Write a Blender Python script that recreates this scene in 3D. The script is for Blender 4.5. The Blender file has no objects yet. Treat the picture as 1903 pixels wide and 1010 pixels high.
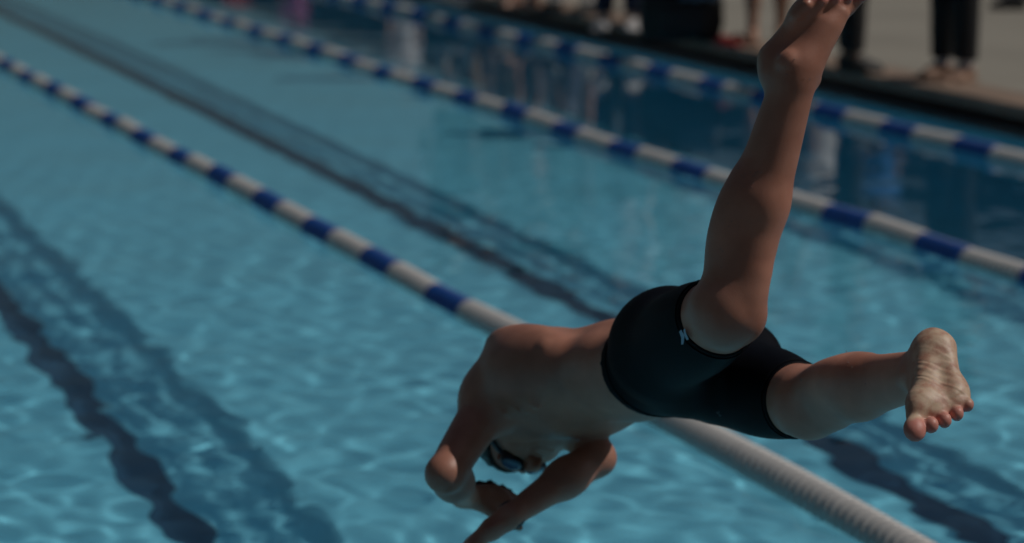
import bpy, bmesh, math, random
import numpy as np
from mathutils import Vector, Matrix

# ------------------------------------------------------------------ camera, world, sun, exposure
scene = bpy.context.scene
C = scene.collection
EYE = Vector((0.0, 0.0, 1.95))
PITCH, YAW = math.radians(9.56), math.radians(19.4)
cam_data = bpy.data.cameras.new('camera')
cam_data.lens = 100.0; cam_data.sensor_width = 36.0
cam_data.clip_start = 0.1; cam_data.clip_end = 400.0
cam_data.dof.use_dof = True
cam_data.dof.focus_distance = 4.9
cam_data.dof.aperture_fstop = 3.1
cam_data.dof.aperture_blades = 9
cam = bpy.data.objects.new('camera', cam_data)
cam.location = EYE
cam.rotation_euler = (math.pi / 2 - PITCH, 0.0, -YAW)
C.objects.link(cam)
scene.camera = cam

SUN_EL = math.radians(50.0)
SUN_DIR = Vector((0.94, -0.34, 0.0)).normalized() * math.cos(SUN_EL) + Vector((0, 0, math.sin(SUN_EL)))
world = bpy.data.worlds.new('World'); scene.world = world; world.use_nodes = True
wn = world.node_tree.nodes; wl = world.node_tree.links
sky = wn.new('ShaderNodeTexSky'); sky.sky_type = 'NISHITA'; sky.sun_disc = False
sky.sun_elevation = SUN_EL
sky.sun_rotation = math.atan2(SUN_DIR.x, SUN_DIR.y)
sky.air_density = 1.0; sky.dust_density = 2.2; sky.ozone_density = 1.0
wn['Background'].inputs['Strength'].default_value = 0.05
wl.new(sky.outputs['Color'], wn['Background'].inputs['Color'])

sun_data = bpy.data.lights.new('sun', 'SUN')
sun_data.energy = 5.0; sun_data.angle = math.radians(0.53); sun_data.color = (1.0, 0.95, 0.87)
try: sun_data.cycles.is_caustics_light = True
except Exception as e: print('caustic light', e)
sun = bpy.data.objects.new('sun', sun_data)
sun.rotation_euler = SUN_DIR.to_track_quat('Z', 'Y').to_euler()
sun.location = (20, -10, 30)
C.objects.link(sun)

vs = scene.view_settings
vs.view_transform = 'Standard'; vs.look = 'None'; vs.gamma = 1.0; vs.use_curve_mapping = False
vs.exposure = -1.5
scene.cycles.use_denoising = True
scene.cycles.caustics_refractive = True
scene.cycles.sample_clamp_indirect = 6.0

# ------------------------------------------------------------------ helpers
FPX = 100.0 / 36.0 * 1903.0
CR = Matrix.Rotation(-YAW, 3, 'Z') @ Matrix.Rotation(math.pi / 2 - PITCH, 3, 'X')
def W(px, py, z):
    """real point of the diver: measured direction and distance"""
    return np.array(EYE + CR @ Vector(((px - 951.5) / FPX * z, -(py - 505) / FPX * z, -z)))
def V(r, u, a):
    v = CR @ Vector((r, u, -a)); return np.array(v.normalized())
def ground(px, py, h):
    d = CR @ Vector(((px - 951.5) / FPX, -(py - 505) / FPX, -1.0))
    t = (h - EYE.z) / d.z
    p = EYE + d * t
    return p.x, p.y
def nrm(v):
    v = np.asarray(v, float); return v / np.linalg.norm(v)

def tag(o, label=None, cat=None, group=None, kind=None):
    if label: o['label'] = label
    if cat: o['category'] = cat
    if group: o['group'] = group
    if kind: o['kind'] = kind
    return o
def empty(name, loc=(0, 0, 0), rz=0.0):
    o = bpy.data.objects.new(name, None); o.location = loc; o.rotation_euler = (0, 0, rz)
    o.empty_display_size = 0.1
    C.objects.link(o); return o
def mesh_obj(name, verts, faces, mat, parent=None, smooth=False):
    me = bpy.data.meshes.new(name)
    me.from_pydata([tuple(v) for v in verts], [], [tuple(f) for f in faces]); me.update()
    if smooth: me.polygons.foreach_set('use_smooth', [True] * len(me.polygons))
    if mat: me.materials.append(mat)
    o = bpy.data.objects.new(name, me); C.objects.link(o)
    if parent is not None: o.parent = parent
    return o
def bm_obj(name, bm, mat, parent=None, smooth=False):
    me = bpy.data.meshes.new(name); bm.to_mesh(me); bm.free()
    if smooth: me.polygons.foreach_set('use_smooth', [True] * len(me.polygons))
    if mat: me.materials.append(mat)
    o = bpy.data.objects.new(name, me); C.objects.link(o)
    if parent is not None: o.parent = parent
    return o
def box_bm(x0, x1, y0, y1, z0, z1, bev=0.0, bm=None):
    own = bm is None
    if own: bm = bmesh.new()
    r = bmesh.ops.create_cube(bm, size=1.0)
    for v in r['verts']:
        v.co = Vector((x0 + (v.co.x + .5) * (x1 - x0), y0 + (v.co.y + .5) * (y1 - y0), z0 + (v.co.z + .5) * (z1 - z0)))
    if bev > 0:
        es = list({e for v in r['verts'] for e in v.link_edges})
        bmesh.ops.bevel(bm, geom=es, offset=bev, segments=2, affect='EDGES', profile=0.6)
    return bm

# ------------------------------------------------------------------ materials
def new_mat(name):
    m = bpy.data.materials.new(name); m.use_nodes = True
    n = m.node_tree.nodes; l = m.node_tree.links
    return m, n, l, n['Principled BSDF'], n['Material Output']
def plain(name, col, rough=0.5, var=0.15, scale=8.0, bump=0.0, bscale=60.0, spec=0.5, metallic=0.0, sheen=0.0):
    m, n, l, p, out = new_mat(name)
    tc = n.new('ShaderNodeTexCoord')
    nz = n.new('ShaderNodeTexNoise'); nz.inputs['Scale'].default_value = scale; nz.inputs['Detail'].default_value = 5
    l.new(tc.outputs['Object'], nz.inputs['Vector'])
    r = n.new('ShaderNodeValToRGB')
    a = [max(0.0, c * (1 - var)) for c in col]; b = [min(1.0, c * (1 + var)) for c in col]
    r.color_ramp.elements[0].color = (*a, 1); r.color_ramp.elements[1].color = (*b, 1)
    r.color_ramp.elements[0].position = 0.3; r.color_ramp.elements[1].position = 0.7
    l.new(nz.outputs['Fac'], r.inputs['Fac']); l.new(r.outputs['Color'], p.inputs['Base Color'])
    p.inputs['Roughness'].default_value = rough
    p.inputs['Specular IOR Level'].default_value = spec
    p.inputs['Metallic'].default_value = metallic
    if sheen: p.inputs['Sheen Weight'].default_value = sheen
    if bump > 0:
        n2 = n.new('ShaderNodeTexNoise'); n2.inputs['Scale'].default_value = bscale; n2.inputs['Detail'].default_value = 6
        l.new(tc.outputs['Object'], n2.inputs['Vector'])
        bp = n.new('ShaderNodeBump'); bp.inputs['Strength'].default_value = bump; bp.inputs['Distance'].default_value = 0.01
        l.new(n2.outputs['Fac'], bp.inputs['Height']); l.new(bp.outputs['Normal'], p.inputs['Normal'])
    return m

M = {}
M['plaster'] = plain('pool_plaster', (0.23, 0.69, 0.88), 0.75, 0.05, 1.2, 0.1, 30)
M['lane_tile'] = plain('lane_line_tile', (0.018, 0.08, 0.16), 0.5, 0.2, 5)
M['deck'] = plain('deck_concrete', (0.275, 0.257, 0.22), 0.85, 0.10, 0.9, 0.25, 80)
M['coping'] = plain('coping_stone', (0.26, 0.185, 0.14), 0.7, 0.2, 3.0, 0.2, 40)
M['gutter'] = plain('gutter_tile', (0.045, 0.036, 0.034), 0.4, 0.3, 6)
M['white_float'] = plain('white_float_plastic', (0.56, 0.55, 0.545), 0.35, 0.05, 12)
M['blue_float'] = plain('blue_float_plastic', (0.010, 0.075, 0.32), 0.35, 0.12, 12)
M['steel'] = plain('steel_cable', (0.4, 0.4, 0.4), 0.35, 0.1, 30, metallic=1.0)
M['suit'] = plain('black_swim_fabric', (0.0022, 0.0026, 0.0050), 0.6, 0.25, 40, 0.15, 900, spec=0.08)
M['hair'] = plain('dark_hair', (0.016, 0.012, 0.010), 0.45, 0.4, 60, 0.6, 180)
M['goggle'] = plain('goggle_rubber', (0.01, 0.014, 0.03), 0.3, 0.1, 10)
M['band'] = plain('wrist_strap', (0.02, 0.02, 0.025), 0.5, 0.1, 10)
M['logo'] = plain('logo_print', (0.32, 0.42, 0.55), 0.5, 0.05, 20)
m, n, l, p, out = new_mat('goggle_lens'); M['lens'] = m
p.inputs['Base Color'].default_value = (0.05, 0.12, 0.22, 1); p.inputs['Roughness'].default_value = 0.06
p.inputs['Coat Weight'].default_value = 0.8
nz = n.new('ShaderNodeTexNoise'); nz.inputs['Scale'].default_value = 20
mr = n.new('ShaderNodeMapRange'); mr.inputs['To Min'].default_value = 0.04; mr.inputs['To Max'].default_value = 0.12
l.new(nz.outputs['Fac'], mr.inputs['Value']); l.new(mr.outputs['Result'], p.inputs['Roughness'])

def skin_mat(name, col, pink=(0.51, 0.34, 0.255)):
    m, n, l, p, out = new_mat(name)
    tc = n.new('ShaderNodeTexCoord')
    nz = n.new('ShaderNodeTexNoise'); nz.inputs['Scale'].default_value = 14; nz.inputs['Detail'].default_value = 6
    l.new(tc.outputs['Object'], nz.inputs['Vector'])
    r = n.new('ShaderNodeValToRGB')
    r.color_ramp.elements[0].color = (col[0] * .82, col[1] * .76, col[2] * .74, 1)
    r.color_ramp.elements[1].color = (min(1, col[0] * 1.13), col[1] * 1.14, col[2] * 1.14, 1)
    r.color_ramp.elements[0].position = .3; r.color_ramp.elements[1].position = .72
    l.new(nz.outputs['Fac'], r.inputs['Fac'])
    # soles and palms carry paler, pinker skin (a per-vertex "sole" weight)
    at = n.new('ShaderNodeAttribute'); at.attribute_name = 'sole'
    n3 = n.new('ShaderNodeTexNoise'); n3.inputs['Scale'].default_value = 55; n3.inputs['Detail'].default_value = 3
    l.new(tc.outputs['Object'], n3.inputs['Vector'])
    r3 = n.new('ShaderNodeValToRGB')
    r3.color_ramp.elements[0].color = (pink[0] * .82, pink[1] * .66, pink[2] * .62, 1)
    r3.color_ramp.elements[1].color = (pink[0] * 1.1, pink[1] * 1.2, pink[2] * 1.15, 1)
    r3.color_ramp.elements[0].position = .36; r3.color_ramp.elements[1].position = .6
    l.new(n3.outputs['Fac'], r3.inputs['Fac'])
    mx = n.new('ShaderNodeMix'); mx.data_type = 'RGBA'
    l.new(at.outputs['Fac'], mx.inputs['Factor']); l.new(r.outputs['Color'], mx.inputs[6]); l.new(r3.outputs['Color'], mx.inputs[7])
    tt = n.new('ShaderNodeAttribute'); tt.attribute_name = 'toe'
    mx2 = n.new('ShaderNodeMix'); mx2.data_type = 'RGBA'; mx2.inputs[7].default_value = (.56, .20, .17, 1)
    l.new(tt.outputs['Fac'], mx2.inputs['Factor']); l.new(mx.outputs[2], mx2.inputs[6])
    n9 = n.new('ShaderNodeTexNoise'); n9.inputs['Scale'].default_value = 4.5; n9.inputs['Detail'].default_value = 3
    l.new(tc.outputs['Object'], n9.inputs['Vector'])
    hs = n.new('ShaderNodeHueSaturation'); mr9 = n.new('ShaderNodeMapRange')
    mr9.inputs['From Min'].default_value = .35; mr9.inputs['From Max'].default_value = .65
    mr9.inputs['To Min'].default_value = .84; mr9.inputs['To Max'].default_value = 1.12
    l.new(n9.outputs['Fac'], mr9.inputs['Value']); l.new(mr9.outputs['Result'], hs.inputs['Value'])
    l.new(mx2.outputs[2], hs.inputs['Color']); l.new(hs.outputs['Color'], p.inputs['Base Color'])
    p.inputs['Subsurface Weight'].default_value = 0.12
    p.inputs['Subsurface Radius'].default_value = (0.012, 0.004, 0.002)
    p.inputs['Subsurface Scale'].default_value = 0.6
    rr = n.new('ShaderNodeMapRange'); rr.inputs['To Min'].default_value = .38; rr.inputs['To Max'].default_value = .60
    l.new(nz.outputs['Fac'], rr.inputs['Value']); l.new(rr.outputs['Result'], p.inputs['Roughness'])
    # fine relief, and folds across the sole in the foot's own coordinates
    fb = n.new('ShaderNodeTexNoise'); fb.inputs['Scale'].default_value = 260; fb.inputs['Detail'].default_value = 4
    l.new(tc.outputs['Object'], fb.inputs['Vector'])
    fc = n.new('ShaderNodeAttribute'); fc.attribute_name = 'footco'
    wv = n.new('ShaderNodeTexWave'); wv.inputs['Scale'].default_value = 19; wv.inputs['Distortion'].default_value = 11
    wv.inputs['Detail'].default_value = 2; wv.inputs['Detail Scale'].default_value = 1.1
    l.new(fc.outputs['Vector'], wv.inputs['Vector'])
    n4 = n.new('ShaderNodeTexNoise'); n4.inputs['Scale'].default_value = 42; n4.inputs['Detail'].default_value = 2
    l.new(fc.outputs['Vector'], n4.inputs['Vector'])
    mm = n.new('ShaderNodeMath'); mm.operation = 'MULTIPLY'
    l.new(wv.outputs['Fac'], mm.inputs[0]); l.new(n4.outputs['Fac'], mm.inputs[1])
    cr = n.new('ShaderNodeAttribute'); cr.attribute_name = 'crease'
    mm2 = n.new('ShaderNodeMath'); mm2.operation = 'MULTIPLY'
    l.new(mm.outputs[0], mm2.inputs[0]); l.new(cr.outputs['Fac'], mm2.inputs[1])
    b1 = n.new('ShaderNodeBump'); b1.inputs['Strength'].default_value = .12; b1.inputs['Distance'].default_value = .002
    l.new(fb.outputs['Fac'], b1.inputs['Height'])
    b2 = n.new('ShaderNodeBump'); b2.inputs['Strength'].default_value = .24; b2.inputs['Distance'].default_value = .005
    l.new(mm2.outputs[0], b2.inputs['Height']); l.new(b1.outputs['Normal'], b2.inputs['Normal'])
    l.new(b2.outputs['Normal'], p.inputs['Normal'])
    return m
M['droplet'] = None
M['skin'] = skin_mat('tanned_skin', (0.47, 0.22, 0.155))

# water: a real refracting, reflecting surface
m, n, l, p, out = new_mat('pool_water'); M['water'] = m
n.remove(p)
gl = n.new('ShaderNodeBsdfGlass'); gl.inputs['IOR'].default_value = 1.333; gl.inputs['Roughness'].default_value = 0.0
gl.inputs['Color'].default_value = (0.95, 1.0, 1.0, 1)
l.new(gl.outputs[0], out.inputs['Surface'])

# ------------------------------------------------------------------ the pool
POOL_X0, POOL_X1 = -8.8, 8.10        # side walls
POOL_Y0, POOL_Y1 = 3.0, 53.0         # end walls
DEPTH, DECK = -1.72, 0.18
LANE = 2.43
ROPE_A, ROPE_B, ROPE_C = 3.35, 5.74, 7.55
NEXT_LEFT = 0.90

# floor (a sheet) + underwater walls
fl = mesh_obj('pool_floor', [(POOL_X0, POOL_Y0, DEPTH), (POOL_X1, POOL_Y0, DEPTH), (POOL_X1, POOL_Y1, DEPTH), (POOL_X0, POOL_Y1, DEPTH)], [(0, 1, 2, 3)], M['plaster'])
tag(fl, kind='structure')
receivers = [fl]
for cx in (NEXT_LEFT - LANE / 2 - LANE, NEXT_LEFT - LANE / 2, NEXT_LEFT + LANE / 2, ROPE_A + LANE / 2):
    hw = 0.072; cx -= .08
    o = mesh_obj('lane_line', [(cx - hw, POOL_Y0 + 2, DEPTH + .004), (cx + hw, POOL_Y0 + 2, DEPTH + .004), (cx + hw, POOL_Y1 - 2, DEPTH + .004), (cx - hw, POOL_Y1 - 2, DEPTH + .004)], [(0, 1, 2, 3)], M['lane_tile'], fl)
    receivers.append(o)
def wall_piece(name, x0, x1, y0, y1, z0, z1, mat):
    o = bm_obj(name, box_bm(x0, x1, y0, y1, z0, z1), mat); tag(o, kind='structure'); return o
T = 0.35
receivers.append(wall_piece('pool_wall_right', POOL_X1, POOL_X1 + T, POOL_Y0 - T, POOL_Y1 + T, DEPTH - .2, -0.02, M['plaster']))
receivers.append(wall_piece('pool_wall_left', POOL_X0 - T, POOL_X0, POOL_Y0 - T, POOL_Y1 + T, DEPTH - .2, 0.085, M['plaster']))
receivers.append(wall_piece('pool_wall_near', POOL_X0 + .002, POOL_X1 - .002, POOL_Y0 - T, POOL_Y0, DEPTH - .2, 0.085, M['plaster']))
receivers.append(wall_piece('pool_wall_far', POOL_X0 + .002, POOL_X1 - .002, POOL_Y1, POOL_Y1 + T, DEPTH - .2, 0.085, M['plaster']))
# right-hand gutter: dark tiled channel under an overhanging stone edge
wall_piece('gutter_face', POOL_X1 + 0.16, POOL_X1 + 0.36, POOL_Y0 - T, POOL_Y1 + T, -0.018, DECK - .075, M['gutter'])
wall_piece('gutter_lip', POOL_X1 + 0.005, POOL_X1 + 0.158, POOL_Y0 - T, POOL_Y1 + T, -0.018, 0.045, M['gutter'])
def coping_strip(name, x0, x1, y0, y1):
    o = bm_obj(name, box_bm(x0, x1, y0, y1, DECK - .07, DECK + .004, 0.012), M['coping']); tag(o, kind='structure')
coping_strip('coping_right', POOL_X1 + .03, POOL_X1 + .40, POOL_Y0 - T, POOL_Y1 + T)
for nm, b in (('near', (POOL_X0 - T, POOL_X1 + .028, POOL_Y0 - T, POOL_Y0 + .03)), ('far', (POOL_X0 - T, POOL_X1 + .028, POOL_Y1 - .03, POOL_Y1 + T)), ('left', (POOL_X0 - T, POOL_X0 + .03, POOL_Y0 + .032, POOL_Y1 - .032))):
    o = bm_obj('coping_' + nm, box_bm(b[0], b[1], b[2], b[3], 0.087, DECK + .004, .012), M['coping']); tag(o, kind='structure')
# deck all round and ground beyond it, out to the horizon
BIG = 180.0
X1D, X0D, Y0D, Y1D = POOL_X1 + .402, POOL_X0 - T - .002, POOL_Y0 - T - .002, POOL_Y1 + T + .002
dv, df = [], []
def quad(x0, x1, y0, y1):
    i = len(dv); dv.extend([(x0, y0, DECK), (x1, y0, DECK), (x1, y1, DECK), (x0, y1, DECK)]); df.append((i, i + 1, i + 2, i + 3))
quad(X1D, BIG, -BIG, BIG); quad(-BIG, X0D, -BIG, BIG); quad(X0D, X1D, -BIG, Y0D); quad(X0D, X1D, Y1D, BIG)
o = mesh_obj('pool_deck', dv, df, M['deck']); tag(o, kind='structure')

# water surface: a sheet of real ripples
rng = np.random.RandomState(7)
xs = np.linspace(POOL_X0 + .001, POOL_X1 + .004, 420)
xs = np.concatenate([np.linspace(POOL_X0 + .001, -1.6, 60)[:-1], np.linspace(-1.6, POOL_X1 + .004, 420)])
ys = [POOL_Y0]; st = 0.03
while ys[-1] < POOL_Y1:
    d = ys[-1]; ys.append(d + (0.025 if d < 11 else 0.025 + (d - 11) * 0.0032))
ys = np.array(ys); ys[-1] = POOL_Y1
X, Y = np.meshgrid(xs, ys)
Z = np.zeros_like(X)
waves = []
for lam_lo, lam_hi, cnt, slope in ((1.3, 3.2, 8, .005), (.5, 1.1, 14, .009), (.12, .30, 32, .0175)):
    for i in range(cnt):
        lam = math.exp(rng.uniform(math.log(lam_lo), math.log(lam_hi)))
        th = rng.uniform(0, 2 * math.pi)
        a = slope * math.sqrt(2.0 / cnt) * lam / (2 * math.pi)
        k = 2 * math.pi / lam
        calm = np.clip(1.0 - (Y + .5 * X - 9.5) / 14.0, .30, 1.0)
        fade = calm * (np.clip(1.2 - (Y - 12) / (lam * 55), 0.0, 1.0) if lam < .5 else 1.0)
        Z += fade * a * np.sin(k * (X * math.cos(th) + Y * math.sin(th)) + rng.uniform(0, 6.28) + 0.6 * np.sin(0.7 * X + 0.5 * Y + i))
def wave_height(x, y):
    i = int(np.clip(np.searchsorted(xs, x), 0, len(xs) - 1)); j = int(np.clip(np.searchsorted(ys, y), 0, len(ys) - 1))
    return float(Z[j, i])
ny, nx = X.shape
verts = np.stack([X, Y, Z], -1).reshape(-1, 3).astype(np.float32)
idx = np.arange(nx * ny).reshape(ny, nx)
quads = np.stack([idx[:-1, :-1], idx[:-1, 1:], idx[1:, 1:], idx[1:, :-1]], -1).reshape(-1, 4)
def fast_mesh(name, verts, quads, mat, parent=None):
    me = bpy.data.meshes.new(name)
    me.vertices.add(len(verts)); me.vertices.foreach_set('co', np.asarray(verts, np.float32).ravel())
    me.loops.add(quads.size); me.loops.foreach_set('vertex_index', quads.astype(np.int32).ravel())
    me.polygons.add(len(quads)); me.polygons.foreach_set('loop_start', np.arange(0, quads.size, 4, dtype=np.int32))
    try: me.polygons.foreach_set('loop_total', np.full(len(quads), 4, np.int32))
    except Exception: pass
    me.update(calc_edges=True); me.validate()
    me.polygons.foreach_set('use_smooth', np.ones(len(me.polygons), bool))
    if mat: me.materials.append(mat)
    o = bpy.data.objects.new(name, me); C.objects.link(o)
    if parent is not None: o.parent = parent
    return o
water = fast_mesh('water', verts, quads, M['water']); tag(water, kind='structure')
for r in receivers:
    try: r.cycles.is_caustics_receiver = True
    except Exception as e: print('recv', e)
try: water.cycles.is_caustics_caster = True
except Exception as e: print('cast', e)

random.seed(3)
# ------------------------------------------------------------------ lane ropes
FR = 0.0585
def lathe_mesh(name, prof, seg, mat, axis_y=True):
    vs_, fs = [], []
    for (y, r) in prof:
        for s in range(seg):
            a = 2 * math.pi * s / seg
            vs_.append((r * math.cos(a), y, r * math.sin(a)))
    k = len(prof)
    for i in range(k - 1):
        for s in range(seg):
            s2 = (s + 1) % seg
            fs.append((i * seg + s, i * seg + s2, (i + 1) * seg + s2, (i + 1) * seg + s))
    fs.append(tuple(range(seg))); fs.append(tuple((k - 1) * seg + s for s in range(seg))[::-1])
    me = bpy.data.meshes.new(name); me.from_pydata(vs_, [], fs); me.update()
    me.polygons.foreach_set('use_smooth', [True] * (len(me.polygons) - 2) + [False] * 2)
    me.materials.append(mat); return me
DISC = 0.0455
def disc_prof(y0):
    return [(y0 + .001, FR * .42), (y0 + .005, FR * .90), (y0 + .009, FR), (y0 + .024, FR), (y0 + .028, FR * .90), (y0 + .032, FR * .46), (y0 + DISC - .001, FR * .42)]
disc_mesh = {c: lathe_mesh('float', disc_prof(-DISC / 2), 18, M[c]) for c in ('white_float', 'blue_float')}
def section_mesh(c, nd):
    pr = []
    for i in range(nd): pr += disc_prof(i * DISC)
    return lathe_mesh('float_section', pr, 14, M[c])
sec_mesh = {('white_float', 11): section_mesh('white_float', 11), ('blue_float', 9): section_mesh('blue_float', 9)}
def lane_rope(x, phase, detail_to, white_to, label, bow=0.0, y_from=POOL_Y0 + .25, y_to=POOL_Y1 - .3, group='lane ropes'):
    root = empty('lane_rope', (x, y_from, 0)); tag(root, label, 'lane rope', group)
    xo = lambda y: bow * math.exp(-((y - 4.5) / 3.5) ** 2) + .012 * math.sin(y * .37 + x)
    zo = lambda y: .012 + .006 * math.sin(y * 1.3 + x) + .004 * math.sin(y * 2.9)
    # steel cable through the floats
    n_ = 120; pts = [(xo(POOL_Y0 + (POOL_Y1 - POOL_Y0) * i / n_), POOL_Y0 + (POOL_Y1 - POOL_Y0) * i / n_, .012) for i in range(n_ + 1)]
    vs_, fs = [], []
    for (cx, cy, cz) in pts:
        for s in range(6): vs_.append((cx + .005 * math.cos(s * math.pi / 3), cy - y_from, cz + .005 * math.sin(s * math.pi / 3)))
    for i in range(n_):
        for s in range(6): fs.append((i * 6 + s, i * 6 + (s + 1) % 6, i * 6 + 6 + (s + 1) % 6, i * 6 + 6 + s))
    mesh_obj('cable', vs_, fs, M['steel'], root, True)
    def put(me, nm, y, yl):
        o = bpy.data.objects.new(nm, me); C.objects.link(o); o.parent = root
        z0, z1 = zo(y), zo(y + yl)
        o.location = (xo(y), y - y_from, z0)
        jit = .035 if yl < .1 else .012
        o.rotation_euler = (math.atan2(z1 - z0, yl) + random.uniform(-jit, jit), random.uniform(0, 6.28), math.atan2(-(xo(y + yl) - xo(y)), yl) + random.uniform(-jit, jit))
    # alternating sections, .91 m period; phase = y of the start of one blue section
    i0 = math.floor((y_from - phase) / .91) - 1
    y = phase + i0 * .91
    while y < y_to:
        for c, nd in (('blue_float', 9), ('white_float', 11)):
            cc = 'white_float' if (y + nd * DISC * .5 < white_to) else c
            if y >= y_from and y + nd * DISC < y_to:
                if y < detail_to:
                    for k in range(nd): put(disc_mesh[cc], 'float', y + (k + .5) * DISC, DISC)
                else:
                    put(sec_mesh[(c, nd)], 'float_section', y, nd * DISC)
            y += nd * DISC
    return root
def y_on(x, py):
    """distance down the pool at which the line x shows at picture height py"""
    d = (py + 385.0); zc = EYE.z * FPX / math.cos(PITCH) / d
    G = (zc - EYE.z * math.sin(PITCH)) / math.cos(PITCH)
    return (G - x * math.sin(YAW)) / math.cos(YAW)
lane_rope(ROPE_A, y_on(ROPE_A, 570) - .205, 10.2, y_on(ROPE_A, 600), 'blue and white lane rope nearest the diver, running under the body to a white end', bow=0.0)
lane_rope(ROPE_B, y_on(ROPE_B, 418) - .205, 9.0, 0, 'blue and white lane rope crossing behind the raised leg, second from the deck')
lane_rope(ROPE_C, y_on(ROPE_C, 285) - .205, 0.0, 0, 'blue and white lane rope floating close along the dark pool edge by the deck')
lane_rope(NEXT_LEFT, y_on(NEXT_LEFT, 700) - .2, 0.0, 7.0, 'blue and white lane rope to the left of the diver, leftmost rope')

# ------------------------------------------------------------------ smooth bodies: blended limbs and muscles -> one surface
def smin(a, b, k):
    h = np.clip(.5 + .5 * (b - a) / k, 0, 1); return b * (1 - h) + a * h - k * h * (1 - h)
class Body:
    def __init__(self): self.p = []
    def cone(self, a, b, ra, rb, k=.02):
        a = np.asarray(a, float); b = np.asarray(b, float)
        self.p.append(('c', (a + b) / 2, np.linalg.norm(b - a) / 2 + max(ra, rb), k, a, b, ra, rb))
    def ball(self, c, r, k=.02): self.ell(c, np.eye(3), (r, r, r), k)
    def ell(self, c, axes, r, k=.02):
        self.p.append(('e', np.asarray(c, float), max(r), k, np.asarray(axes, float), np.asarray(r, float)))
    def cut(self, a, b, ra, rb, k=.01):
        self.cone(a, b, ra, rb, k); q = self.p.pop(); self.p.append(('x',) + q[1:])
    def copy(self):
        b = Body(); b.p = list(self.p); return b
    def near(self, c, r): return [q for q in self.p if np.linalg.norm(q[1] - c) - q[2] < r + .07]
    def ev(self, P, prims=None):
        d = np.full(len(P), 1.0)
        for q in (self.p if prims is None else prims):
            if q[0] == 'e':
                v = (P - q[1]) @ q[4].T
                k0 = np.sqrt(((v / q[5]) ** 2).sum(1)) + 1e-9; k1 = np.sqrt(((v / q[5] ** 2) ** 2).sum(1)) + 1e-9
                s = k0 * (k0 - 1) / k1
            else:
                a, b, ra, rb = q[4:]
                ba = b - a; t = np.clip(((P - a) @ ba) / max(1e-12, ba @ ba), 0, 1)
                s = np.linalg.norm(P - a - t[:, None] * ba, axis=1) - (ra + (rb - ra) * t)
            if q[0] == 'x': d = -smin(-d, s, q[3])
            else: d = smin(d, s, q[3])
        return d
def surface(fun, near, lo, hi, h, nb=20):
    """surface nets over the blocks that touch the surface"""
    lo = np.asarray(lo, float) - 2 * h
    N = np.ceil((np.asarray(hi, float) + 2 * h - lo) / h).astype(np.int64)
    NB = (N + nb - 1) // nb
    st = np.array([1 << 42, 1 << 21, 1], np.int64)
    cid, cpos, quads = [], [], []
    gi = np.arange(nb + 1)
    off = np.stack(np.meshgrid(gi, gi, gi, indexing='ij'), -1).reshape(-1, 3)
    br = nb * h * .5 * math.sqrt(3)
    corners = [(a, b, c) for a in (0, 1) for b in (0, 1) for c in (0, 1)]
    edges = [(i, j) for i in range(8) for j in range(i + 1, 8) if sum(abs(corners[i][q] - corners[j][q]) for q in range(3)) == 1]
    for bx in range(NB[0]):
        for by in range(NB[1]):
            for bz in range(NB[2]):
                b0 = np.array([bx, by, bz]) * nb
                c = lo + (b0 + nb * .5) * h
                pr = near(c, br)
                if not pr: continue
                dc = fun(c[None], pr)[0]
                if abs(dc) > br * 1.25 + .03: continue
                S = fun(lo + (b0 + off) * h, pr).reshape(nb + 1, nb + 1, nb + 1)
                neg = S < 0
                if neg.all() or not neg.any(): continue
                cs = [neg[a:a + nb, b:b + nb, cc:cc + nb] for a, b, cc in corners]
                cv = [S[a:a + nb, b:b + nb, cc:cc + nb] for a, b, cc in corners]
                cnt = sum(x.astype(np.int8) for x in cs)
                I = np.argwhere((cnt > 0) & (cnt < 8))
                if len(I) == 0: continue
                ii = tuple(I.T)
                acc = np.zeros((len(I), 3)); num = np.zeros(len(I))
                for i, j in edges:
                    vi, vj = cv[i][ii], cv[j][ii]
                    m_ = (vi < 0) != (vj < 0)
                    t = np.where(m_, vi / np.where(m_, vi - vj, 1.0), 0)
                    pi = np.array(corners[i], float); pj = np.array(corners[j], float)
                    acc += m_[:, None] * (pi + t[:, None] * (pj - pi)); num += m_
                g = I + b0
                cid.append(g @ st); cpos.append(lo + (g + acc / num[:, None]) * h)
                for ax in range(3):
                    o1, o2 = (ax + 1) % 3, (ax + 2) % 3
                    A = neg[:nb, :nb, :nb]
                    sl = [slice(0, nb)] * 3; sl[ax] = slice(1, nb + 1)
                    B = neg[tuple(sl)]
                    E = np.argwhere(A != B)
                    if len(E) == 0: continue
                    fl_ = A[tuple(E.T)]
                    g = E + b0
                    u = np.zeros(3, np.int64); u[o1] = 1; v = np.zeros(3, np.int64); v[o2] = 1
                    q = np.stack([(g - u - v) @ st, (g - v) @ st, g @ st, (g - u) @ st], 1)
                    q[~fl_] = q[~fl_][:, ::-1]
                    quads.append(q)
    cid = np.concatenate(cid); cpos = np.concatenate(cpos); quads = np.concatenate(quads)
    order = np.argsort(cid); cid = cid[order]; cpos = cpos[order]
    w = np.searchsorted(cid, quads); w = np.clip(w, 0, len(cid) - 1)
    ok = (cid[w] == quads).all(1)
    return cpos, w[ok]
def relax(P, Q, it=1, f=.5):
    for _ in range(it):
        s = np.zeros_like(P); c = np.zeros(len(P))
        for a, b in ((0, 1), (1, 2), (2, 3), (3, 0)):
            np.add.at(s, Q[:, a], P[Q[:, b]]); np.add.at(s, Q[:, b], P[Q[:, a]])
            np.add.at(c, Q[:, a], 1); np.add.at(c, Q[:, b], 1)
        P = P + f * (s / np.maximum(c, 1)[:, None] - P)
    return P
def rot(v, ax, ang):
    return np.array(Matrix.Rotation(ang, 3, Vector(ax)) @ Vector(v))

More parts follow.
